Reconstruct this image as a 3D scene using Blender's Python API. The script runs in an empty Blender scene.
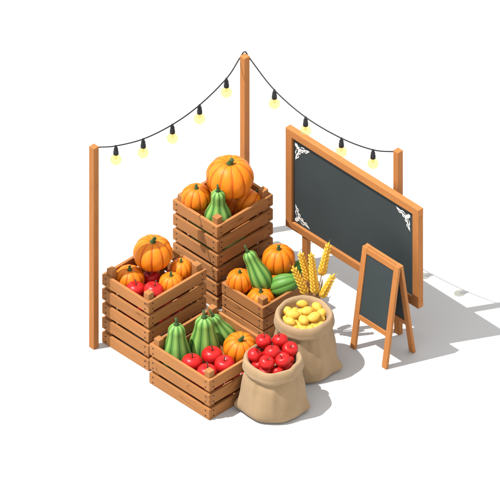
import bpy, bmesh, math, random
from mathutils import Vector, Matrix, noise
random.seed(7)
C = bpy.data.collections.new('market'); bpy.context.scene.collection.children.link(C)
PI = math.pi

# ---------------------------------------------------------------- camera frame
ELEV = math.radians(37.64); TH = math.radians(45.89); S = 126.0
se, ce = math.sin(ELEV), math.cos(ELEV)
AX, AY = math.cos(TH)*S, math.sin(TH)*S            # +X : right AX, down AXD ; +Y : right AY, up AYU
AXD, AYU, AZ = math.sin(TH)*se*S, math.cos(TH)*se*S, ce*S
DET = AX*AYU + AY*AXD
VIEW = Vector((math.sin(TH)*ce, -math.cos(TH)*ce, se))      # towards the camera
RIGHT = Vector((math.cos(TH), math.sin(TH), 0))

def at(sx, sy, z=0.0):                              # surveyed photo point at a known height -> place in the world
    a, b = sx-250, sy-250+z*AZ
    return Vector(((a*AYU + b*AY)/DET, (a*AXD - b*AX)/DET, z))
def on_y(sx, sy, Y):                                # surveyed photo point on the upright plane y = Y
    X = (sx-250-AY*Y)/AX
    return Vector((X, Y, (250+AXD*X-AYU*Y-sy)/AZ))

# ---------------------------------------------------------------- materials
def new_mat(name):
    m = bpy.data.materials.new(name); m.use_nodes = True
    nt = m.node_tree; b = nt.nodes['Principled BSDF']
    return m, nt, b
def ramp(nt, fac, stops):
    r = nt.nodes.new('ShaderNodeValToRGB'); nt.links.new(fac, r.inputs[0])
    while len(r.color_ramp.elements) < len(stops): r.color_ramp.elements.new(0.5)
    for e, (p, c) in zip(r.color_ramp.elements, stops):
        e.position = p; e.color = (*c, 1)
    return r.outputs[0]
def mixc(nt, mode, fac, a, b):
    n = nt.nodes.new('ShaderNodeMix'); n.data_type = 'RGBA'; n.blend_type = mode
    for k, v in ((0, fac), (6, a), (7, b)):
        if hasattr(v, 'is_linked') or hasattr(v, 'links'): nt.links.new(v, n.inputs[k])
        else: n.inputs[k].default_value = v if k == 0 else (*v, 1)
    return n.outputs[2]
def coords(nt, scale):
    tc = nt.nodes.new('ShaderNodeTexCoord'); oi = nt.nodes.new('ShaderNodeObjectInfo')
    mu = nt.nodes.new('ShaderNodeMath'); mu.operation = 'MULTIPLY'; mu.inputs[1].default_value = 37.0
    nt.links.new(oi.outputs['Random'], mu.inputs[0])
    ad = nt.nodes.new('ShaderNodeVectorMath'); ad.operation = 'ADD'
    nt.links.new(tc.outputs['Object'], ad.inputs[0]); nt.links.new(mu.outputs[0], ad.inputs[1])
    mp = nt.nodes.new('ShaderNodeMapping'); mp.inputs['Scale'].default_value = scale
    nt.links.new(ad.outputs[0], mp.inputs[0])
    return mp.outputs[0], oi.outputs['Random']
def noise_tex(nt, vec, scale, detail=3, rough=.5):
    n = nt.nodes.new('ShaderNodeTexNoise'); n.inputs['Scale'].default_value = scale
    n.inputs['Detail'].default_value = detail; n.inputs['Roughness'].default_value = rough
    if vec is not None: nt.links.new(vec, n.inputs['Vector'])
    return n.outputs['Fac']
def bump(nt, b, h, strength, dist=.01):
    n = nt.nodes.new('ShaderNodeBump'); n.inputs['Strength'].default_value = strength
    n.inputs['Distance'].default_value = dist
    nt.links.new(h, n.inputs['Height']); nt.links.new(n.outputs[0], b.inputs['Normal'])

def plain(name, col, rough=.6, var=.12, scale=12, spec=.3, bmp=0):
    m, nt, b = new_mat(name)
    v, _ = coords(nt, (1, 1, 1))
    f = noise_tex(nt, v, scale)
    c = ramp(nt, f, [(.3, tuple(x*(1-var) for x in col)), (.7, tuple(min(1, x*(1+var)) for x in col))])
    nt.links.new(c, b.inputs['Base Color'])
    b.inputs['Roughness'].default_value = rough; b.inputs['Specular IOR Level'].default_value = spec
    if bmp: bump(nt, b, noise_tex(nt, v, scale*4), bmp)
    return m

def wood(name, col, axis, line=.85):
    m, nt, b = new_mat(name)
    sc = {'x': (.16, 1, 1), 'y': (1, .16, 1), 'z': (1, 1, .16)}[axis]
    v, rnd = coords(nt, sc)
    tone = noise_tex(nt, v, 14, 4, .6)
    fine = noise_tex(nt, v, 95, 2, .6)
    base = ramp(nt, tone, [(.25, tuple(x*.88 for x in col)), (.75, tuple(x*1.10 for x in col))])
    fr = ramp(nt, fine, [(.3, (.93,)*3), (.7, (1.04,)*3)])
    c = mixc(nt, 'MULTIPLY', 1.0, base, fr)
    # thin curved grain lines that come and go
    big = noise_tex(nt, v, 5.5, 1, .4)
    mul = nt.nodes.new('ShaderNodeMath'); mul.operation = 'MULTIPLY'; mul.inputs[1].default_value = 9.0
    nt.links.new(big, mul.inputs[0])
    fra = nt.nodes.new('ShaderNodeMath'); fra.operation = 'FRACT'; nt.links.new(mul.outputs[0], fra.inputs[0])
    ln = ramp(nt, fra.outputs[0], [(0, (0, 0, 0)), (.44, (0, 0, 0)), (.5, (1, 1, 1)), (.56, (0, 0, 0))])
    msk = ramp(nt, noise_tex(nt, v, 8, 0), [(.50, (0, 0, 0)), (.60, (line,)*3)])
    k = mixc(nt, 'MULTIPLY', 1.0, ln, msk)
    c = mixc(nt, 'MIX', k, c, tuple(x*y for x, y in zip(col, (.42, .34, .3))))
    hs = nt.nodes.new('ShaderNodeHueSaturation'); nt.links.new(c, hs.inputs['Color'])
    mr = nt.nodes.new('ShaderNodeMapRange'); mr.inputs['To Min'].default_value = .93; mr.inputs['To Max'].default_value = 1.07
    nt.links.new(rnd, mr.inputs['Value']); nt.links.new(mr.outputs[0], hs.inputs['Value'])
    nt.links.new(hs.outputs[0], b.inputs['Base Color'])
    b.inputs['Roughness'].default_value = .72; b.inputs['Specular IOR Level'].default_value = .2
    bump(nt, b, fine, .15, .003)
    return m

CRATE = (.325, .138, .045)
POST = (.365, .143, .041)
M = {}
for ax in 'xyz':
    M['crate_'+ax] = wood('crate_wood_'+ax, CRATE, ax)
    M['frame_'+ax] = wood('frame_wood_'+ax, POST, ax, .16)
M['crate_dark'] = plain('nail_head', (.05, .018, .01), .6)

def ribbed(name, stops, rough, spec, var=.1, freckle=12):
    m, nt, b = new_mat(name)
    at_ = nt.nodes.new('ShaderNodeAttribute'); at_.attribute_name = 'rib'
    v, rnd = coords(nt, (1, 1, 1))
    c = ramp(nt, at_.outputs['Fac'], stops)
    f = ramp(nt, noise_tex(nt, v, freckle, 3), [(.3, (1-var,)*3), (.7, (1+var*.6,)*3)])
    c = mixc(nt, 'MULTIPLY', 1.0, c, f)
    hs = nt.nodes.new('ShaderNodeHueSaturation'); nt.links.new(c, hs.inputs['Color'])
    mr = nt.nodes.new('ShaderNodeMapRange'); mr.inputs['To Min'].default_value = .92; mr.inputs['To Max'].default_value = 1.06
    nt.links.new(rnd, mr.inputs['Value']); nt.links.new(mr.outputs[0], hs.inputs['Value'])
    nt.links.new(hs.outputs[0], b.inputs['Base Color'])
    b.inputs['Roughness'].default_value = rough; b.inputs['Specular IOR Level'].default_value = spec
    return m
# rib attribute: 0 in the groove, 1 on the crest of a rib
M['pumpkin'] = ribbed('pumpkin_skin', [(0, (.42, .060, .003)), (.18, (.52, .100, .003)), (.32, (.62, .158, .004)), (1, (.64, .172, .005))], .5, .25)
M['gourd'] = ribbed('gourd_skin', [(0, (.034, .115, .024)), (.22, (.042, .135, .028)), (.36, (.095, .225, .042)), (.72, (.105, .235, .042)), (.88, (.18, .325, .072)), (1, (.20, .355, .082))], .5, .25, .08)
M['squash'] = ribbed('squash_skin', [(0, (.035, .11, .02)), (.3, (.075, .20, .03)), (1, (.10, .24, .045))], .45, .25)
M['stem'] = plain('produce_stem', (.035, .075, .022), .7, .25, 30)
M['apple'] = plain('apple_skin', (.43, .009, .009), .34, .12, 9, .28)
M['apple_stem'] = plain('apple_stem', (.05, .03, .012), .7)
M['potato'] = plain('potato_skin', (.60, .37, .055), .55, .08, 14, .3, .1)
M['board'] = plain('slate_board', (.036, .045, .047), .8, .04, 4, .12)
M['chalk'] = plain('chalk', (.62, .62, .60), .9, .1, 60)
M['cable'] = plain('black_rubber', (.014, .014, .015), .5, .1)
M['wheat'] = plain('wheat_grain', (.72, .41, .045), .5, .10, 25)
M['straw'] = plain('straw_stem', (.36, .22, .09), .6, .12, 20)
M['twine'] = plain('twine', (.3, .18, .08), .8)
M['grey'] = plain('ground_white', (.49, .49, .49), .95, .006, 2, 0)

def burlap(name, col):
    m, nt, b = new_mat(name)
    v, _ = coords(nt, (1, 1, 1))
    tone = ramp(nt, noise_tex(nt, v, 7, 3), [(.3, tuple(x*.94 for x in col)), (.7, tuple(x*1.05 for x in col))])
    tc = nt.nodes.new('ShaderNodeTexCoord')
    ws = []
    for d in ('U', 'V'):
        mp = nt.nodes.new('ShaderNodeSeparateXYZ'); nt.links.new(tc.outputs['UV'], mp.inputs[0])
        mu = nt.nodes.new('ShaderNodeMath'); mu.operation = 'MULTIPLY'; mu.inputs[1].default_value = 520
        nt.links.new(mp.outputs[0 if d == 'U' else 1], mu.inputs[0])
        sn = nt.nodes.new('ShaderNodeMath'); sn.operation = 'SINE'; nt.links.new(mu.outputs[0], sn.inputs[0])
        ws.append(sn.outputs[0])
    pr = nt.nodes.new('ShaderNodeMath'); pr.operation = 'MULTIPLY'
    nt.links.new(ws[0], pr.inputs[0]); nt.links.new(ws[1], pr.inputs[1])
    mr = nt.nodes.new('ShaderNodeMapRange'); mr.inputs['From Min'].default_value = -1
    nt.links.new(pr.outputs[0], mr.inputs['Value'])
    wv = ramp(nt, mr.outputs[0], [(0, (.90,)*3), (1, (1.05,)*3)])
    c = mixc(nt, 'MULTIPLY', 1.0, tone, wv)
    nt.links.new(c, b.inputs['Base Color'])
    b.inputs['Roughness'].default_value = .9; b.inputs['Specular IOR Level'].default_value = .1
    b.inputs['Sheen Weight'].default_value = .1
    bump(nt, b, mr.outputs[0], .25, .003)
    return m
M['sack'] = burlap('burlap', (.315, .212, .118))

def bulb_mat():
    m = bpy.data.materials.new('lit_bulb_glass'); m.use_nodes = True; nt = m.node_tree
    nt.nodes.clear()
    out = nt.nodes.new('ShaderNodeOutputMaterial'); mx = nt.nodes.new('ShaderNodeMixShader')
    tr = nt.nodes.new('ShaderNodeBsdfTransparent'); em = nt.nodes.new('ShaderNodeEmission')
    tr.inputs[0].default_value = (1, .98, .74, 1)
    em.inputs[0].default_value = (1, .945, .46, 1); em.inputs[1].default_value = .47
    mx.inputs[0].default_value = .55
    nt.links.new(tr.outputs[0], mx.inputs[1]); nt.links.new(em.outputs[0], mx.inputs[2])
    nt.links.new(mx.outputs[0], out.inputs[0])
    return m
M['bulb'] = bulb_mat()
def glow(name, col, s):
    m, nt, b = new_mat(name); b.inputs['Base Color'].default_value = (*col, 1)
    b.inputs['Emission Color'].default_value = (*col, 1); b.inputs['Emission Strength'].default_value = s
    return m
M['filament'] = glow('filament_glow', (1, .50, .02), .26)

# ---------------------------------------------------------------- object helpers
def obj(name, bm, mat, parent=None, smooth=False, loc=None):
    me = bpy.data.meshes.new(name); bm.to_mesh(me); bm.free()
    if smooth:
        for p in me.polygons: p.use_smooth = True
    o = bpy.data.objects.new(name, me); C.objects.link(o)
    me.materials.append(M[mat] if isinstance(mat, str) else mat)
    if parent: o.parent = parent
    if loc is not None: o.location = loc
    return o
def thing(name, label, cat, loc=(0, 0, 0), group=None):
    o = bpy.data.objects.new(name, None); C.objects.link(o); o.location = loc
    o.empty_display_size = .05
    o['label'] = label; o['category'] = cat
    if group: o['group'] = group
    return o
def copy_tree(o, parent=None):
    c = o.copy(); C.objects.link(c)
    if parent: c.parent = parent
    for ch in list(o.children): copy_tree(ch, c)
    return c
def box_bm(sx, sy, sz, bev=.003, seg=2):
    bm = bmesh.new(); bmesh.ops.create_cube(bm, size=1)
    bmesh.ops.scale(bm, vec=(sx, sy, sz), verts=bm.verts)
    if bev: bmesh.ops.bevel(bm, geom=bm.edges[:], offset=bev, segments=seg, affect='EDGES', profile=.5)
    return bm
def box(name, lo, hi, fam, parent, bev=.003):
    d = [h-l for l, h in zip(lo, hi)]
    if fam in ('crate', 'frame'):
        fam = fam+'_'+'xyz'[d.index(max(d))]
    return obj(name, box_bm(*d, bev), fam, parent, loc=[(l+h)/2 for l, h in zip(lo, hi)])
def tube_bm(pts, rads, n=10, bm=None, cap=True):
    bm = bm or bmesh.new(); rings = []
    pts = [Vector(p) for p in pts]
    up = None
    for i, p in enumerate(pts):
        t = (pts[min(i+1, len(pts)-1)] - pts[max(i-1, 0)]).normalized()
        if up is None:
            up = t.orthogonal().normalized()
        up = (up - t*up.dot(t)).normalized(); sd = t.cross(up)
        r = rads[i] if hasattr(rads, '__len__') else rads
        rings.append([bm.verts.new(p + (up*math.cos(a)+sd*math.sin(a))*r) for a in [2*PI*k/n for k in range(n)]])
    for a, b in zip(rings, rings[1:]):
        for k in range(n): bm.faces.new((a[k], a[(k+1) % n], b[(k+1) % n], b[k]))
    if cap:
        bm.faces.new(rings[0][::-1]); bm.faces.new(rings[-1])
    return bm
def spline(P, n=12):                                 # Catmull-Rom
    P = [Vector(p) for p in P]; out = []
    Q = [P[0]*2-P[1]] + P + [P[-1]*2-P[-2]]
    for i in range(1, len(Q)-2):
        for k in range(n):
            t = k/n; a, b, c, d = Q[i-1:i+3]
            out.append(.5*((2*b)+(c-a)*t+(2*a-5*b+4*c-d)*t*t+(3*b-a-3*c+d)*t**3))
    out.append(P[-1]); return out

# ---------------------------------------------------------------- produce
def ribbed_bm(profile, ribs, depth, nphi=96, wob=0., seed=0, bend=None, sharp=.42):
    """profile: list of (radius, z, rib strength). Lathe with pressed-in grooves; stores 'rib' per vertex."""
    bm = bmesh.new(); lay = bm.verts.layers.float.new('rib'); rings = []
    jit = [random.Random(seed+k).uniform(-.12, .12) for k in range(ribs)]
    for (r, z, w) in profile:
        ring = []
        for k in range(nphi):
            ph = 2*PI*k/nphi
            u = ph/(2*PI)*ribs; j = int(u) % ribs
            f = u-int(u)
            prof = abs(math.sin(PI*f))                   # 0 in groove .. 1 crest
            rr = r*(1 - depth*w*(1-prof**sharp))*(1+wob*math.sin(2*ph+seed)+jit[j]*.15*prof*w)
            p = Vector((rr*math.cos(ph), rr*math.sin(ph), z))
            if bend: p = bend(p)
            v = bm.verts.new(p); v[lay] = prof if w > 0 else .6
            ring.append(v)
        rings.append(ring)
    for a, b in zip(rings, rings[1:]):
        for k in range(nphi): bm.faces.new((a[k], a[(k+1) % nphi], b[(k+1) % nphi], b[k]))
    bm.faces.new(rings[0][::-1]); bm.faces.new(rings[-1])
    return bm
def pumpkin_bm(seed, ribs=10, squash=.84):
    pr = []
    N = 34
    for i in range(N+1):
        t = -PI/2 + PI*i/N
        r = max(.02, abs(math.cos(t))**.82)
        z = squash*math.sin(t)
        z -= .20*math.exp(-(r/.26)**2) if t > 0 else -.10*math.exp(-(r/.26)**2)
        pr.append((r, z, min(1, r*1.6)))
    return ribbed_bm(pr, ribs, .085, 140, .015, seed)
def pumpkin_stem_bm(seed, lean, h=.36):
    rn = random.Random(seed); bm = bmesh.new()
    pts, rad = [], []
    for i in range(9):
        t = i/8
        pts.append((lean[0]*t*t, lean[1]*t*t, .55+h*1.35*t)); rad.append(.19*(1-t)**2.4+.072+.014*t)
    bm = tube_bm(pts, rad, 20, bm)
    for v in bm.verts:                                   # fluted
        a = math.atan2(v.co.y, v.co.x)
        v.co.x *= 1+.10*math.cos(5*a); v.co.y *= 1+.10*math.cos(5*a)
    return bm
def pumpkin(label, loc, r, seed, lean=(.05, .02), tilt=(0, 0), ribs=10, squash=.84, sh=.36, group=None):
    t = thing('pumpkin', label, 'pumpkin', loc, group)
    t.scale = (r, r, r); t.rotation_euler = (tilt[0], tilt[1], 0)
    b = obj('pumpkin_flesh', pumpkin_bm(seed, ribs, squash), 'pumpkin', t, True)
    b.rotation_euler.z = seed*1.7
    obj('stem', pumpkin_stem_bm(seed, lean, sh), 'stem', t, True)
    return t
def gourd(label, base, L, rb, rn, seed, lean=(0, 0), yaw=0, curve=0., ribs=8, name='gourd', widest=.3, neck=.62, group=None):
    """bottle gourd: fat at the bottom, narrower rounded neck, axis leaning by (x, y)"""
    pr = []; N = 44
    for i in range(N+1):
        s = i/N                                          # 0 bottom .. 1 top
        if s < widest: r = rb*math.sqrt(max(0, 1-((widest-s)/widest)**2))
        else:
            q = min(1, (s-widest)/(neck-widest)); q = q*q*(3-2*q)
            r = rb+(rn-rb)*q
            e = max(0, (s-.86)/.14); r *= math.sqrt(max(0, 1-e*e))
        pr.append((max(r, .004), s*L, 1 if .03 < s < .985 else .3))
    bend = lambda p: Vector((p.x+curve*(p.z/L)**2, p.y, p.z))
    t = thing(name, label, 'gourd', base, group)
    d = Vector((lean[0], lean[1], 1)).normalized()
    t.rotation_mode = 'QUATERNION'
    t.rotation_quaternion = d.to_track_quat('Z', 'Y') @ Matrix.Rotation(yaw, 4, 'Z').to_quaternion()
    obj('gourd_flesh', ribbed_bm(pr, ribs, .055, 112, .02, seed, bend, .8), 'gourd', t, True)
    k = curve
    bm = tube_bm([(k*.96, 0, L*.965), (k*1.0, 0, L+.012), (k*1.02+.002, .002, L+.035), (k*1.04+.006, .004, L+.06)], [rn*.42, rn*.22, rn*.14, rn*.15], 12)
    obj('stem', bm, 'stem', t, True)
    return t
def apple_bm():
    bm = bmesh.new(); rings = []; N, K = 22, 32
    for i in range(N+1):
        t = -PI/2+PI*i/N
        r = max(.01, math.cos(t)*(1+.10*math.sin(t)))
        z = .90*math.sin(t)
        if t > 0: z -= .34*math.exp(-(r/.34)**2)
        else: z += .16*math.exp(-(r/.28)**2)
        rings.append([bm.verts.new(((r*(1+.02*math.cos(5*a)*(1-math.sin(t))*.5))*math.cos(a), r*math.sin(a), z)) for a in [2*PI*k/K for k in range(K)]])
    for a, b in zip(rings, rings[1:]):
        for k in range(K): bm.faces.new((a[k], a[(k+1) % K], b[(k+1) % K], b[k]))
    bm.faces.new(rings[0][::-1]); bm.faces.new(rings[-1])
    return bm
apple0 = thing('apple', '', 'apple')
obj('apple_flesh', apple_bm(), 'apple', apple0, True)
obj('stem', tube_bm([(0, 0, .48), (.02, 0, .75), (.08, .02, 1.0), (.17, .04, 1.17)], [.06, .055, .06, .085], 8), 'apple_stem', apple0, True)
apple_used = [False]
def apple(label, loc, r, tilt=None, group=None):
    if apple_used[0]: t = copy_tree(apple0)
    else: t = apple0; apple_used[0] = True
    t['label'] = label; t.location = loc; t.scale = (r, r, r)
    if group: t['group'] = group
    elif 'group' in t: del t['group']
    tilt = tilt or (random.uniform(-.3, .3), random.uniform(-.3, .3))
    t.rotation_euler = (tilt[0], tilt[1], random.uniform(0, 6.28))
    return t

# ---------------------------------------------------------------- crates
def crate(label, front, Lx, Ly, n, pitch, slat_h, floor_z):
    """front = ground point of the corner nearest the camera (max x, min y)"""
    t = thing('wooden_crate', label, 'crate', (front.x-Lx/2, front.y+Ly/2, 0), 'slatted wooden crates of produce')
    hx, hy, th, pw = Lx/2, Ly/2, .025, .058
    H = pitch*(n-1)+slat_h
    nail_bm = bmesh.new(); bmesh.ops.create_cone(nail_bm, cap_ends=True, segments=10, radius1=.0075, radius2=.006, depth=.006)
    nail_me = bpy.data.meshes.new('nail'); nail_bm.to_mesh(nail_me); nail_bm.free(); nail_me.materials.append(M['crate_dark'])
    for i in range(n):
        z0 = i*pitch + (.002 if i == 0 else 0)
        z0, z1 = z0, i*pitch+slat_h
        for side in (-1, 1):
            e = [random.uniform(-.002, .002) for _ in range(4)]
            s = box('slat', (-hx+e[0], side*hy-(th if side > 0 else 0), z0), (hx+e[1]*0, side*hy+(th if side < 0 else 0), z1), 'crate', t)
            for ex in (-1, 1):
                for dz in (-.25, .25):
                    nl = bpy.data.objects.new('nail', nail_me); C.objects.link(nl); nl.parent = s
                    nl.location = (ex*(hx-.042), side*(th/2), dz*slat_h); nl.rotation_euler.x = PI/2
            s = box('slat', (side*hx-(th if side > 0 else 0), -hy+th+.001, z0), (side*hx+(th if side < 0 else 0), hy-th-.001, z1), 'crate', t)
            for ey in (-1, 1):
                for dz in (-.25, .25):
                    nl = bpy.data.objects.new('nail', nail_me); C.objects.link(nl); nl.parent = s
                    nl.location = (side*(th/2), ey*(hy-th-.022), dz*slat_h); nl.rotation_euler.y = PI/2
    for sx in (-1, 1):
        for sy in (-1, 1):
            x = sx*(hx-th-.001-pw/2); y = sy*(hy-th-.001-pw/2)
            box('corner_post', (x-pw/2, y-pw/2, 0.0), (x+pw/2, y+pw/2, H+.055), 'crate', t, .004)
    nb = 5; w = (Ly-2*th-.01)/nb
    for k in range(nb):
        y0 = -hy+th+.005+k*w
        inset = pw+.003 if k in (0, nb-1) else .001
        box('floor_board', (-hx+th+inset, y0+.006, floor_z), (hx-th-inset, y0+w-.006, floor_z+.015), 'crate', t)
    t['_'] = 0; del t['_']
    return dict(x0=front.x-Lx+th, x1=front.x-th, y0=front.y+th, y1=front.y+Ly-th, H=H, fz=floor_z+.015)

def relax(cr, items, it=4000):
    """slide each thing along the line of sight until nothing overlaps; items: dict(s=(sx,sy), r, z, fixed)"""
    rn = random.Random(3)
    def cost(its):
        c = 0
        P = [at(i['s'][0], i['s'][1], i['z']) for i in its]
        for a in range(len(P)):
            r = its[a]['r']; p = P[a]
            c += .02*(its[a]['z']-its[a]['z0'])**2
            if not its[a].get('wall') :
                for d in (cr['x0']+r-p.x, p.x+r-cr['x1'], cr['y0']+r-p.y, p.y+r-cr['y1']):
                    if d > 0: c += d*d*.9
            for b in range(a+1, len(P)):
                d = r+its[b]['r'] - (P[b]-p).length
                if d > 0: c += d*d
        return c
    for i in items: i['z0'] = i['z']
    best = cost(items)
    for k in range(it):
        i = rn.choice(items); old = i['z']
        i['z'] = old+rn.gauss(0, .03)
        c = cost(items)
        if c < best: best = c
        else: i['z'] = old
    for i in items: i['p'] = at(i['s'][0], i['s'][1], i['z'])
    return best
def fill_apples(cr, zs, r, items, label, group, nx, ny, jitter=.006, skip=None):
    for li, z in enumerate(zs):
        for a in range(nx):
            for b in range(ny):
                x = cr['x0']+r+.004+(cr['x1']-cr['x0']-2*r-.008)*(a/(nx-1)); y = cr['y0']+r+.004+(cr['y1']-cr['y0']-2*r-.008)*(b/(ny-1))
                if a in (0, nx-1) and b in (0, ny-1): continue     # corner posts stand there
                p = Vector((x+random.uniform(-jitter, jitter)*(0 < a < nx-1), y+random.uniform(-jitter, jitter)*(0 < b < ny-1), z))
                if any((p-q).length < r+rr-.012 for q, rr in items): continue
                apple(label, p, r, group=group)

# ---- leftmost tall crate
c1 = crate('five slat wooden crate of pumpkins and apples beside the left post', at(148.6, 371.5), .532, .640, 5, .1445, .106, .27)
I = [dict(s=(152.7, 253), r=.158, z=.76), dict(s=(129.7, 278.5), r=.119, z=.64), dict(s=(171, 284), r=.098, z=.66), dict(s=(181, 269.5), r=.092, z=.68),
     dict(s=(135.5, 290), r=.076, z=.66), dict(s=(153.6, 291), r=.080, z=.70), dict(s=(151.5, 278), r=.072, z=.60)]
print('crate1', relax(c1, I))
pumpkin('large orange pumpkin at the top back of the leftmost crate', I[0]['p'], .160, 1, (.16, .0))
pumpkin('orange pumpkin in the left corner of the leftmost crate', I[1]['p'], .120, 2, (.0, .0))
pumpkin('small upright orange pumpkin between red apple and right slats of leftmost crate', I[2]['p'], .099, 3, (-.02, .0), squash=.95, sh=.5)
pumpkin('small orange pumpkin in the right back corner of the leftmost crate', I[3]['p'], .093, 4, (.02, .0), squash=.95, sh=.45)
apple('red apple in front of the left pumpkin in the leftmost crate', I[4]['p'], .077, (.15, .1))
apple('red apple by the front corner post of the leftmost crate', I[5]['p'], .081, (.1, .2))
apple('shaded red apple tucked beneath the large pumpkin of the leftmost crate', I[6]['p'], .073, (.3, .2))
fill_apples(c1, (.36, .505, .64), .073, [(i['p'], i['r']) for i in I], 'red apple inside the leftmost crate glimpsed between its slats', 'apples filling the leftmost crate', 3, 4)

# ---- tall crate in the middle
c2 = crate('tall six slat crate of pumpkins and a gourd before the tallest post', at(217.2, 310.2), .506, .618, 6, .1445, .106, .34)
I = [dict(s=(229.8, 177), r=.184, z=.925), dict(s=(196.3, 197), r=.121, z=.845), dict(s=(218, 214), r=.108, z=.79), dict(s=(249, 202), r=.120, z=.775), dict(s=(234.5, 206), r=.092, z=.72)]
print('crate2', relax(c2, I))
pumpkin('largest orange pumpkin, crowning the tall middle crate', I[0]['p'], .192, 5, (.14, .0), sh=.33, ribs=11)
pumpkin('medium orange pumpkin in the left corner of the tall middle crate', I[1]['p'], .122, 6, (-.01, .0), sh=.34)
p = I[2]['p']
gourd('pear shaped green gourd standing behind the front post of the tall middle crate', (p.x, p.y, p.z-.125), .36, .112, .060, 11, (.0, .0), 1.0, widest=.30, neck=.72)
pumpkin('shaded orange pumpkin low in the right side of the tall middle crate', I[3]['p'], .124, 7, tilt=(-.9, 0))
pumpkin('small shaded orange pumpkin between gourd and right slats of middle crate', I[4]['p'], .098, 8, tilt=(-.5, 0), sh=.2)
busy = [(i['p'], i['r']) for i in I]+[(I[2]['p']-Vector((0, 0, .05)), .1)]
gl = 'gourds buried in the tall crate'
for k, (x0, y0, z0, d) in enumerate([(c2['x0']+.075, c2['y0']+.055, .635, (1, .02, .02)), (c2['x0']+.075, c2['y0']+.055, .445, (1, .03, .02)), (c2['x1']-.052, c2['y0']+.075, .515, (.02, 1, .02))]):
    g = gourd('green gourd lying inside the tall middle crate, glimpsed between its slats', (x0, y0, z0), .27, .05, .035, 30+k, group=gl)
    g.rotation_quaternion = Vector(d).to_track_quat('Z', 'Y')
    busy += [(Vector((x0, y0, z0))+Vector(d)*q, .05) for q in (.05, .12, .19)]
def fill_pumpkins(cr, zs, r, busy, label, group, nx, ny):
    proto = None
    for z in zs:
        for a in range(nx):
            for b in range(ny):
                x = cr['x0']+r+.006+(cr['x1']-cr['x0']-2*r-.012)*(a/(nx-1)); y = cr['y0']+r+.006+(cr['y1']-cr['y0']-2*r-.012)*(b/(ny-1))
                p = Vector((x, y, z))
                if any((p-q).length < r+rr-.022 for q, rr in busy): continue
                if proto is None: proto = pumpkin(label, p, r*.97, 60, sh=.2, group=group)
                else: c = copy_tree(proto); c.location = p; c.rotation_euler = (random.uniform(-.3, .3), random.uniform(-.3, .3), random.uniform(0, 6))
fill_pumpkins(c2, (.445, .595, .74), .088, busy, 'orange pumpkin buried inside the tall middle crate, glimpsed between slats', 'pumpkins buried in the tall crate', 3, 4)

# ---- low crate in front
c3 = crate('low three slat crate of gourds, apples and a pumpkin at the very front', at(209.2, 420.7), .684, .700, 3, .1445, .106, .03)
L3 = at(149, 383.5)
I = [dict(s=(192, 363), r=.083, z=.36), dict(s=(212, 356), r=.085, z=.38), dict(s=(224.7, 365), r=.083, z=.36), dict(s=(207, 373), r=.081, z=.36),
     dict(s=(240, 348), r=.136, z=.34), dict(s=(176.5, 358), r=.120, z=.25), dict(s=(203.8, 348), r=.122, z=.28), dict(s=(222, 340), r=.088, z=.24)]
print('crate3', relax(c3, I))
for i in I: print([round(v, 3) for v in i['p']])
apple('red apple at the left of the four in the low front crate', I[0]['p'], .083, (.1, -.1))
apple('red apple at the back of the four in the low front crate', I[1]['p'], .086, (.1, .0))
apple('red apple at the right of the four in the low front crate', I[2]['p'], .083, (.1, .1))
apple('red apple behind the front corner post of the low front crate', I[3]['p'], .082, (.1, .05))
pumpkin('orange pumpkin in the low front crate beside the sack of apples', I[4]['p'], .138, 9, (.14, .05), (.12, .2), sh=.42)
p = I[5]['p']; gourd('leftmost green striped gourd standing in the low front crate', (p.x, p.y, p.z-.17), .50, .122, .070, 12, (-.02, .02), .3, widest=.34, neck=.86)
p = I[6]['p']; gourd('tallest green striped gourd in the middle of the low front crate', (p.x, p.y, p.z-.16), .475, .126, .074, 13, (.01, -.0), 1.3, widest=.34, neck=.88)
p = I[7]['p']
g = gourd('green gourd slumped behind the tallest one in the low front crate', (p.x+.055, p.y+.055, p.z-.05), .34, .086, .048, 14, (-.32, -.38), 2.2, widest=.34, neck=.8)
fill_apples(c3, (.125, .255), .073, [(i['p'], i['r']) for i in I]+[(Vector((i['p'].x, i['p'].y, .15)), i['r']-.01) for i in I[5:7]], 'red apple low inside the front crate glimpsed between its slats', 'apples filling the low front crate', 4, 4)

# ---- low crate on the right
c4 = crate('low three slat crate of pumpkins and squashes behind the sack of potatoes', at(262.8, 342.6), .470, .590, 3, .120, .102, .03)
I = [dict(s=(239.8, 281), r=.104, z=.38), dict(s=(260.7, 300), r=.110, z=.34), dict(s=(278.6, 259.5), r=.132, z=.46), dict(s=(264, 282), r=.085, z=.38), dict(s=(286, 286), r=.09, z=.36)]
print('crate4', relax(c4, I))
for i in I: print([round(v, 3) for v in i['p']])
pumpkin('orange pumpkin at the left end of the crate behind the potato sack', I[0]['p'], .106, 10, (-.01, .0), squash=.92)
pumpkin('orange pumpkin behind the front corner post of the crate by the potato sack', I[1]['p'], .113, 15, (-.02, .0))
pumpkin('orange pumpkin at the back of the crate near the chalkboard leg', I[2]['p'], .133, 16, (.02, .0), squash=.9, sh=.38)
# long gourd leaning back against the tall crate: bottom and top surveyed
b_ = at(266.5, 290, .30); t_ = at(247.5, 251.5, .62)
ax_ = t_-b_
g = gourd('long green gourd leaning on the tall crate between three pumpkins', b_, ax_.length, .088, .056, 17, (ax_.x/ax_.z, ax_.y/ax_.z), .4, widest=.30, neck=.8)
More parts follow.
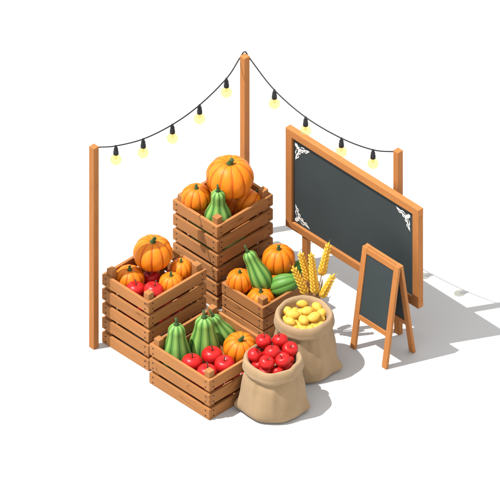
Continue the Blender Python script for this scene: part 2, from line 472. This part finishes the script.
# rounded green squashes lying on their sides
def squash(label, loc, r, d, L, seed):
    pr = [(max(.006, math.sin(PI*i/30)**.75)*(1+.12*math.cos(PI*i/30)), -math.cos(PI*i/30)*L, 1 if 1 < i < 29 else .2) for i in range(31)]
    t = thing('green_squash', label, 'squash', loc); t.scale = (r, r, r)
    t.rotation_mode = 'QUATERNION'; t.rotation_quaternion = Vector(d).to_track_quat('Z', 'Y')
    obj('squash_flesh', ribbed_bm(pr, 7, .10, 84, .02, seed, None, .6), 'squash', t, True)
    obj('stem', tube_bm([(0, 0, L*.97), (.01, 0, L+.14), (.05, .03, L+.28)], [.12, .07, .08], 10), 'stem', t, True)
p = at(284.5, 284.5, .35)
squash('rounded green squash lying by the right slats of the potato side crate', p, .090, RIGHT*.8+Vector((0, 0, .35)), 1.30, 18)
p = at(296, 270, .345)
squash('darker green squash behind the rounded one beside the wheat', p, .075, (.3, .9, .2), 1.25, 19)
for k, (sx, sy, z) in enumerate([(236, 300, .14), (262, 322, .14), (285, 312, .14), (262, 290, .14)]):
    q = at(sx, sy, z)
    q.x = min(max(q.x, c4['x0']+.1), c4['x1']-.1); q.y = min(max(q.y, c4['y0']+.1), c4['y1']-.1)
for k, fy in enumerate((.17, .5, .83)):
    for fx_ in (.26, .74):
        q = Vector((c4['x0']+(c4['x1']-c4['x0'])*fx_, c4['y0']+(c4['y1']-c4['y0'])*fy, .13))
        pumpkin('small orange pumpkin under the others in the crate by the potato sack', q, .092, 40+k*2+int(fx_*2), sh=.2, group='pumpkins buried in the right crate')

# ---------------------------------------------------------------- sacks
def sack(label, g, top, rbase, clampx=None, ears=(), seed=1):
    bm = bmesh.new(); K = 128
    zc = top
    R = .232
    prof = []            # (r, z, fold amount)
    for i in range(5): prof.append((rbase*(.55+.38*math.sin(PI/2*i/4)), .004+.0*i+.012*(i/4)**3, 0))
    prof += [(rbase*.985, .035, .1), (rbase*1.0, .07, .2), (rbase*.995, .12, .3), (rbase*.975, .18, .5), (rbase*.945, .24, .7), (rbase*.91, .29, .9), (rbase*.87, .335, 1.1), (R*.92, zc-.135, 1.2)]
    prof += [(R*.93, zc-.122, 1.1)]
    # rolled cuff
    for a in [i/16 for i in range(17)]:
        an = -PI/2 - .3 + a*(PI+.3)
        prof.append((R-.020+.026*math.cos(an)+(.006 if a < .5 else 0), zc-.062+.062*math.sin(an)*(1 if an > 0 else .9), .25))
    prof += [(R-.040, zc-.014, .2), (R-.043, zc-.04, .2), (R-.046, zc-.07, .2), (R-.055, zc-.10, .1), (R-.09, zc-.118, 0), (.03, zc-.125, 0)]
    rings = []; vz = 0; vs = []
    for (r, z, f) in prof:
        ring = []
        for k in range(K):
            a = 2*PI*k/K
            wv = noise.noise(Vector((math.cos(a)*2.2+seed*5, math.sin(a)*2.2, z*3)))*.012
            fo = f*(.0045*math.sin(9*a+seed+z*6)+.003*math.sin(17*a+seed*2)+.004*noise.noise(Vector((math.cos(a)*6, math.sin(a)*6, seed))))
            rr = r+(wv+fo)*(1 if r > .1 else 0)
            zz = z
            for (ea, el) in ears:                        # pulled-out bottom corners
                d = (a-ea+PI) % (2*PI)-PI
                w = math.exp(-abs(d/.15)**1.5)*math.exp(-((z-.035)/.07)**2)*(1 if r > .5*rbase and z < .4 else 0)
                rr += el*w; zz += .02*w*(1 if z > .02 else .6)
            if z > zc-.14: zz += .006*math.sin(2*a+seed)+.004*math.sin(3*a)
            x, y = rr*math.cos(a), rr*math.sin(a)
            if clampx is not None:
                lim = clampx
                if x < lim+.03: x = lim+.03*math.exp((x-lim-.03)/.03)
            ring.append(bm.verts.new((x, y, zz)))
        rings.append(ring)
    uvl = bm.loops.layers.uv.new('UVMap'); dist = 0
    cum = [0]
    for p, q in zip(prof, prof[1:]): cum.append(cum[-1]+math.hypot(p[0]-q[0], p[1]-q[1]))
    for j, (a, b) in enumerate(zip(rings, rings[1:])):
        for k in range(K):
            fc = bm.faces.new((a[k], a[(k+1) % K], b[(k+1) % K], b[k]))
            for l, (u, v) in zip(fc.loops, ((k, j), (k+1, j), (k+1, j+1), (k, j+1))): l[uvl].uv = (u/K*1.55, cum[v])
    bm.faces.new(rings[0][::-1]); bm.faces.new(rings[-1])
    t = thing('burlap_sack', label, 'sack', (g.x, g.y, 0), 'open burlap sacks of produce')
    obj('sack_cloth', bm, 'sack', t, True)
    return t
gA = at(273.0, 406); gP = at(304.3, 366.5)
sack('front burlap sack with rolled rim, heaped with red apples', gA, .500, .266, c3['x1']+.024-gA.x, ((math.radians(236), .055), (math.radians(30), .050)), 1)
sack('burlap sack with rolled rim full of yellow potatoes, behind the apple sack', gP, .540, .262, None, ((math.radians(220), .02), (math.radians(32), .062)), 2)
r_ = .0645
names = ['back left apple of the heap in the burlap sack', 'back right apple of the heap in the burlap sack', 'leftmost apple of the heap in the burlap sack',
         'middle apple of the heap in the burlap sack', 'rightmost apple of the heap in the burlap sack', 'front right apple of the heap in the burlap sack', 'lowest front apple of the heap in the burlap sack']
for k, ((sx, sy, z), n) in enumerate(zip([(262.7, 340.5, .535), (279.3, 340, .535), (254, 355, .49), (271.5, 351.5, .55), (289.2, 348.5, .50), (282, 359.5, .515), (266, 362, .51)], names)):
    apple('red '+n, at(sx+.8, sy+.8, z), r_, ((.1, .1), (.25, .15), (.5, -.5), (-.2, -.2), (.2, .4), (.1, .3), (-.1, .3))[k])
for k in range(8):
    a = 2*PI*k/8+.3
    apple('red apple in the lower layer of the sack heap, half hidden', (gA.x+.122*math.cos(a), gA.y+.122*math.sin(a), .437), .054, group='apples lower in the sack')
# potatoes
def potato_bm(seed):
    bm = bmesh.new(); bmesh.ops.create_icosphere(bm, subdivisions=4, radius=1)
    for v in bm.verts:
        n = noise.noise(v.co*1.1+Vector((seed*7, 0, 0)))
        v.co *= 1+.10*n; v.co.x *= 1.30; v.co.z *= .86
        d = noise.noise(v.co*3.5+Vector((seed, 3, 0)))
        if d > .35: v.co *= 1-.12*(d-.35)
    return bm
protos = [None]*3
def potato(label, loc, r, rot, seed, group=None):
    k = seed % 3
    if protos[k] is None:
        t = obj('potato', potato_bm(k), 'potato', None, True); protos[k] = t
    else:
        t = protos[k].copy(); C.objects.link(t)
        if 'group' in t: del t['group']
    t['label'] = label; t['category'] = 'potato'
    if group: t['group'] = group
    t.location = loc; t.scale = (r, r, r); t.rotation_euler = rot
    return t
pl = [(302, 303.2, .44, .2, 'potato at the top back of the open sack'), (286.5, 310.5, .43, -.4, 'leftmost potato in the open sack'), (292.8, 314.2, .475, .1, 'potato overlapping the leftmost one in the sack'),
      (307, 311, .455, .3, 'potato in the middle of the open sack'), (317, 306.5, .44, -1.1, 'potato at the upper right inside the sack rim'), (314, 317, .48, .6, 'large potato at the right front of the sack'),
      (303.7, 320, .465, -1.2, 'potato at the front centre of the sack'), (289.5, 321.5, .45, -.7, 'potato against the front left rim of the sack'), (321.5, 313.5, .43, 1.0, 'potato wedged at the far right rim of the sack')]
for k, (sx, sy, z, yaw, n) in enumerate(pl):
    potato('yellow '+n, at(sx, sy, z*.5+.262), .0405+(.004 if k in (2, 5) else 0), (random.uniform(-.2, .2), random.uniform(-.2, .2), yaw+.8), k)
for k in range(34):
    a = k*2.39996; q = .158*math.sqrt((k+.5)/34)
    potato('yellow potato in the lower layer of the sack, mostly hidden', (gP.x+q*math.cos(a), gP.y+q*math.sin(a), .445+random.uniform(-.004, .006)), .034, (random.uniform(-.3, .3), random.uniform(-.3, .3), a*3), k, 'potatoes lower in the sack')

# ---------------------------------------------------------------- wheat sheaf
wb = at(319, 336)
sh = thing('wheat_sheaf', 'tied sheaf of golden wheat standing behind the potato sack', 'wheat', wb)
def kernel(bm, c, d, side, s):
    m = bmesh.ops.create_icosphere(bm, subdivisions=2, radius=1)['verts']
    ax = (d*.86+side*.5).normalized(); u = ax.orthogonal().normalized(); w = ax.cross(u)
    for v in m:
        t = v.co.z; k = (1-.45*max(0, t)**2)
        p = c+ax*(t*s*1.55)+u*v.co.x*s*.68*k+w*v.co.y*s*.68*k
        v.co = p
def ear_bm(a, b, seed):
    rn = random.Random(seed); bm = bmesh.new(); ax = (b-a); L = ax.length; ax.normalize()
    s1 = ax.cross(VIEW).normalized(); s2 = ax.cross(s1).normalized()
    n = max(5, int(L/.034))
    for i in range(n):
        c = a+ax*(L*i/n)
        w = 1-.35*(i/n)
        for sd in (s1, -s1): kernel(bm, c+sd*.019*w, ax, sd, .0225*w)
        for sd in (s2, -s2): kernel(bm, c+ax*.016+sd*.013*w, ax, sd*.5, .0185*w)
    kernel(bm, a+ax*L*.97, ax, ax, .012)
    for i in range(7):
        c = a+ax*L*(.25+.1*i); sd = (s1*rn.uniform(-1, 1)+s2*rn.uniform(-1, 1))*.45
        e = c+(ax+sd).normalized()*rn.uniform(.045, .085)
        tube_bm([c, (c+e)/2+sd*.003, e], [.0013, .001, .0005], 5, bm)
    return bm
ears = [((305, 290), (292.8, 265), .02), ((308.7, 281), (300, 254.5), -.03), ((315, 288), (311, 249.5), .04), ((322, 274), (329, 244.5), -.02), ((322.5, 291), (334, 270.5), .05)]
W = lambda sx, sy, dep: RIGHT*((sx-319)/S)+Vector((0, 0, (336-sy)/AZ))+Vector((VIEW.x, VIEW.y, 0)).normalized()*dep + Vector((0, 0, dep*math.tan(ELEV)*1.0*0))
tie = Vector((-.015, .0, .36))
for k, (e0, e1, dep) in enumerate(ears):
    a, b = W(*e0, dep), W(*e1, dep)
    j = Vector((math.cos(k*1.3), math.sin(k*1.3), 0))*.010
    pts = spline([Vector((-j.x*3, -j.y*3, .0)), tie+j, a*.6+tie*.4+Vector((0, 0, .02))+(a-b).normalized()*.02, a], 8)
    st = obj('stalk', tube_bm(pts, .0042, 8), 'straw', sh, True)
    obj('wheat_ear', ear_bm(a, b, k), 'wheat', st, True)
for k in range(9):
    j = Vector((math.cos(k*2.4), math.sin(k*2.4), 0))
    top = tie+Vector((j.x*.04, j.y*.04, .17+.02*(k % 3)))
    obj('straw', tube_bm(spline([-j*.04*.9, tie+j*.014, top], 5), .0038, 6), 'straw', sh, True)
tw = [tie+Vector((math.cos(a)*.021, math.sin(a)*.021, (a/(6*PI))*.024-.012)) for a in [6*PI*i/60 for i in range(61)]]
obj('twine', tube_bm(tw, .0035, 6), 'twine', sh, True)

# ---------------------------------------------------------------- posts
PW = .056
def post(label, corner, h):
    c = Vector((corner.x-PW/2, corner.y+PW/2, h/2))
    o = obj('wooden_post', box_bm(PW, PW, h, .003), 'frame_z', None, loc=c)
    o['label'] = label; o['category'] = 'post'; o['group'] = 'square wooden posts carrying the light string'
    return c
zt = lambda sy_base, sy_top: (sy_base-sy_top)/AZ
pL = post('square wooden post at the far left, beside the leftmost crate', at(93.8, 350), zt(350, 149.3))
pB = post('tallest looking wooden post rising behind the tall middle crate', at(244.7, 238), zt(238, 59))
pR = post('wooden post behind the right end of the large chalkboard', at(398, 325), zt(325, 153.3))
HL, HB, HR = zt(350, 149.3), zt(238, 59), zt(325, 153.3)

# ---------------------------------------------------------------- string of lights
def between(p, q, sx, sy):
    sp = lambda v: 250+AX*v.x+AY*v.y
    t = (sx-sp(p))/(sp(q)-sp(p)); P = p.lerp(q, t)
    P.z = (250+AXD*P.x-AYU*P.y-sy)/AZ
    return P
ls = thing('string_lights', 'black cable of nine glowing round bulbs draped over three posts', 'string lights', (pL.x, pL.y, 0))
O = Vector((pL.x, pL.y, 0))
p0 = Vector((pL.x, pL.y, HL)); p1 = Vector((pB.x, pB.y, HB)); p2 = Vector((pR.x, pR.y, HR))
A1 = [(115.9, 145.9), (143.2, 139), (172.4, 124.6), (199.6, 105), (226.4, 78.6)]
A2 = [(274.4, 90), (305.6, 117.2), (341.4, 138.2), (373, 149.8)]
P1 = [between(p0, p1, *q) for q in A1]; P2 = [between(p1, p2, *q) for q in A2]
start = Vector((pL.x+PW/2*.9, pL.y+PW/2+.002, HL-.012)); end = Vector((pR.x-PW/2-.002, pR.y+PW/2*.2, HR-.035))
ctr = [start]+P1+[Vector((p1.x-PW/2-.005, p1.y-PW/2-.003, HB-.035)), Vector((p1.x-PW/2+.002, p1.y+PW/2-.002, HB+.014)), Vector((p1.x+PW/2+.003, p1.y+PW/2+.005, HB-.035))]+P2+[end]
obj('cable', tube_bm([q-O for q in spline(ctr, 10)], .0058, 8), 'cable', ls, True)
def lathe(prof, n=20):
    bm = bmesh.new(); rings = [[bm.verts.new((r*math.cos(2*PI*k/n), r*math.sin(2*PI*k/n), z)) for k in range(n)] for r, z in prof]
    for a, b in zip(rings, rings[1:]):
        for k in range(n): bm.faces.new((a[k], b[k], b[(k+1) % n], a[(k+1) % n]))
    bm.faces.new(rings[0]); bm.faces.new(rings[-1][::-1]); bmesh.ops.recalc_face_normals(bm, faces=bm.faces)
    return bm
first = None
for q in P1+P2:
    if first is None:
        s = obj('bulb_socket', lathe([(.004, .007), (.009, .004), (.011, -.006), (.013, -.02), (.018, -.026), (.0185, -.05), (.0215, -.056), (.022, -.082), (.019, -.085)]), 'cable', ls, True)
        R = .045; pr = [(.012, -.080), (.016, -.090)]
        for i in range(1, 16):
            a = PI*(i/16)*.86+PI*.14; pr.append((R*math.sin(a), -.136+R*math.cos(a)))
        pr.append((.003, -.136-R))
        obj('bulb', lathe(pr, 28), 'bulb', s, True)
        obj('filament', lathe([(.003, -.084), (.008, -.092), (.011, -.105), (.013, -.118), (.010, -.128), (.003, -.132)], 12), 'filament', s, True)
        first = s
    else: s = copy_tree(first, ls)
    s.location = q-O

# ---------------------------------------------------------------- large chalkboard
leg = at(399.2, 335.5)                                # near bottom corner of the right leg
YF = leg.y-.012
TL, TR, BL, BR = on_y(285.4, 126.6, YF), on_y(418.4, 211.4, YF), on_y(285.4, 225.4, YF), on_y(418.5, 309.4, YF)
X0, X1 = TL.x, TR.x; Z0, Z1 = (BL.z+BR.z)/2, (TL.z+TR.z)/2
print('board', X0, X1, Z0, Z1, YF)
cb = thing('chalkboard', 'large framed chalkboard on two legs with white corner flourishes', 'chalkboard', ((X0+X1)/2, YF, 0))
hw = (X1-X0)/2; fw, ft = .070, .055
def bxo(n, lo, hi, fam, par=cb, bev=.003): return box(n, lo, hi, fam, par, bev)
bxo('frame_rail', (-hw, 0, Z1-fw), (hw, ft, Z1), 'frame')
bxo('frame_rail', (-hw, 0, Z0), (hw, ft, Z0+fw), 'frame')
bxo('frame_stile', (-hw, .0006, Z0+fw), (-hw+fw, ft-.001, Z1-fw), 'frame')
bxo('frame_stile', (hw-fw, .0006, Z0+fw), (hw, ft-.001, Z1-fw), 'frame')
bd = bxo('slate', (-hw+fw-.01, .024, Z0+fw-.01), (hw-fw+.01, .040, Z1-fw+.01), 'board', bev=0)
lw = .060
for lx in (leg.x-(X0+X1)/2, on_y(307.2, 300, leg.y).x-(X0+X1)/2):
    bxo('leg', (lx-lw, .012, 0), (lx, .052, Z0), 'frame')
    bxo('leg_brace', (lx-lw, ft+.001, Z0-.06), (lx, ft+.026, Z0+.5), 'frame')
# chalk flourishes
def flourish(cx, cz, sx, sz):
    bm = bmesh.new(); y = .0229; cnt = [0]
    def pt(u, v): return Vector((cx+sx*u, y, cz+sz*v))
    def stroke(P, w):
        Q = spline([Vector((u, v, 0)) for u, v in P], 8); n = len(Q)
        cnt[0] += 1; pts = [pt(q.x, q.y)-Vector((0, .00022*cnt[0], 0)) for q in Q]
        rad = [max(.001, 1.35*w*math.sin(PI*(.08+.84*i/(n-1)))) for i in range(n)]
        vs = []
        for i, p in enumerate(pts):
            t = (pts[min(i+1, n-1)]-pts[max(i-1, 0)]).normalized(); nn = Vector((-t.z, 0, t.x))
            vs.append((p+nn*rad[i], p-nn*rad[i]))
        top = [(bm.verts.new(a), bm.verts.new(b)) for a, b in vs]
        bot = [(bm.verts.new(a+Vector((0, .0009+.00022*cnt[0]*0, 0))), bm.verts.new(b+Vector((0, .0009, 0)))) for a, b in vs]
        for i in range(n-1):
            bm.faces.new((top[i][0], top[i+1][0], top[i+1][1], top[i][1]))
            for s in (0, 1): bm.faces.new((top[i][s], bot[i][s], bot[i+1][s], top[i+1][s]))
    L = .165
    for sw in (0, 1):
        f = (lambda P: [(v, u) for u, v in P]) if sw else (lambda P: P)
        stroke(f([(.012, .018), (.05, .040), (.09, .034), (.125, .014), (L, .004)]), .0050)
        stroke(f([(.045, .038), (.070, .058), (.088, .052), (.084, .036), (.072, .038)]), .0036)
        stroke(f([(.10, .030), (.118, .040), (.134, .030), (.130, .018)]), .0034)
        stroke(f([(.060, .022), (.078, .010), (.10, .008), (.108, .016)]), .0034)
        stroke(f([(.124, .014), (.142, .018), (.156, .014)]), .0040)
    stroke([(.0, .0), (.022, .026), (.05, .05), (.058, .060)], .0062)
    stroke([(.030, .008), (.030, .034), (.018, .052)], .0050)
    stroke([(.008, .030), (.034, .030), (.052, .018)], .0050)
    stroke([(.004, .010), (.020, .006), (.028, .014)], .0050)
    stroke([(.010, .004), (.006, .020), (.014, .028)], .0050)
    bmesh.ops.recalc_face_normals(bm, faces=bm.faces)
    obj('chalk_flourish', bm, 'chalk', cb)
g_ = fw+.018
flourish(-hw+g_, Z1-g_-.030, 1, -1); flourish(-hw+g_, Z0+g_, 1, 1); flourish(hw-g_-.026, Z1-g_-.030, -1, -1)

# ---------------------------------------------------------------- A-frame board
fr = at(386, 370)
Wd, Hh, th, sp = .412, .941, .027, .138
af = thing('sandwich_board', 'small folding A-frame chalkboard on the ground before the large chalkboard', 'sandwich board', (fr.x-Wd/2, fr.y+sp+th, 0))
ang = math.atan2(sp, Hh); Ls = Hh/math.cos(ang)
def leaf(front):
    s = 1 if front else -1
    e = bpy.data.objects.new('board_leaf', None); C.objects.link(e); e.parent = af; e.empty_display_size = .05
    def b(n, lo, hi, fam, bev=.003):
        o = box(n, lo, hi, fam, e, bev); return o
    # local: z along the leaf from foot (0) to the top (Ls), y = 0 outer face .. th inner face
    w = .052; rz = .285
    ys = (0, th) if front else (-th, 0)
    yb = (.010, .018) if front else (-.018, -.010)
    b('stile', (-Wd/2, ys[0], 0), (-Wd/2+w, ys[1], Ls), 'frame')
    b('stile', (Wd/2-w, ys[0], 0), (Wd/2, ys[1], Ls), 'frame')
    b('rail', (-Wd/2+w, ys[0]+.001, Ls-w), (Wd/2-w, ys[1]-.001, Ls-.0006), 'frame')
    b('rail', (-Wd/2+w, ys[0]+.001, rz), (Wd/2-w, ys[1]-.001, rz+w*.85), 'frame')
    b('slate', (-Wd/2+w-.006, yb[0], rz+w*.85-.006), (Wd/2-w+.006, yb[1], Ls-w+.006), 'board', 0)
    if front: e.location = (0, -sp-th, .004); e.rotation_euler.x = -ang
    else: e.location = (0, sp+th, .004); e.rotation_euler.x = ang
    return e
leaf(True); leaf(False)
# ---------------------------------------------------------------- setting
bm = bmesh.new(); bmesh.ops.create_grid(bm, x_segments=1, y_segments=1, size=40)
gr = obj('ground', bm, 'grey'); gr['kind'] = 'structure'

sc = bpy.context.scene
w = bpy.data.worlds.new('World'); sc.world = w; w.use_nodes = True
w.node_tree.nodes['Background'].inputs[0].default_value = (1, 1, 1, 1)
w.node_tree.nodes['Background'].inputs[1].default_value = .57
sd = bpy.data.lights.new('sun', 'SUN'); sd.energy = 3.2; sd.angle = math.radians(.5); sd.color = (1, .985, .96)
so = bpy.data.objects.new('sun', sd); C.objects.link(so)
so.rotation_mode = 'QUATERNION'; so.rotation_quaternion = Vector((-.238, -.432, 1)).to_track_quat('Z', 'Y'); so.location = (-3, -4, 8)
cd = bpy.data.cameras.new('camera'); cd.type = 'ORTHO'; cd.ortho_scale = 500/S; cd.clip_end = 200
co = bpy.data.objects.new('camera', cd); C.objects.link(co)
co.rotation_mode = 'QUATERNION'; co.rotation_quaternion = VIEW.to_track_quat('Z', 'Y'); co.location = VIEW*12
sc.camera = co
sc.view_settings.view_transform = 'Standard'; sc.view_settings.look = 'None'; sc.view_settings.gamma = 1
sc.view_settings.exposure = 1.05
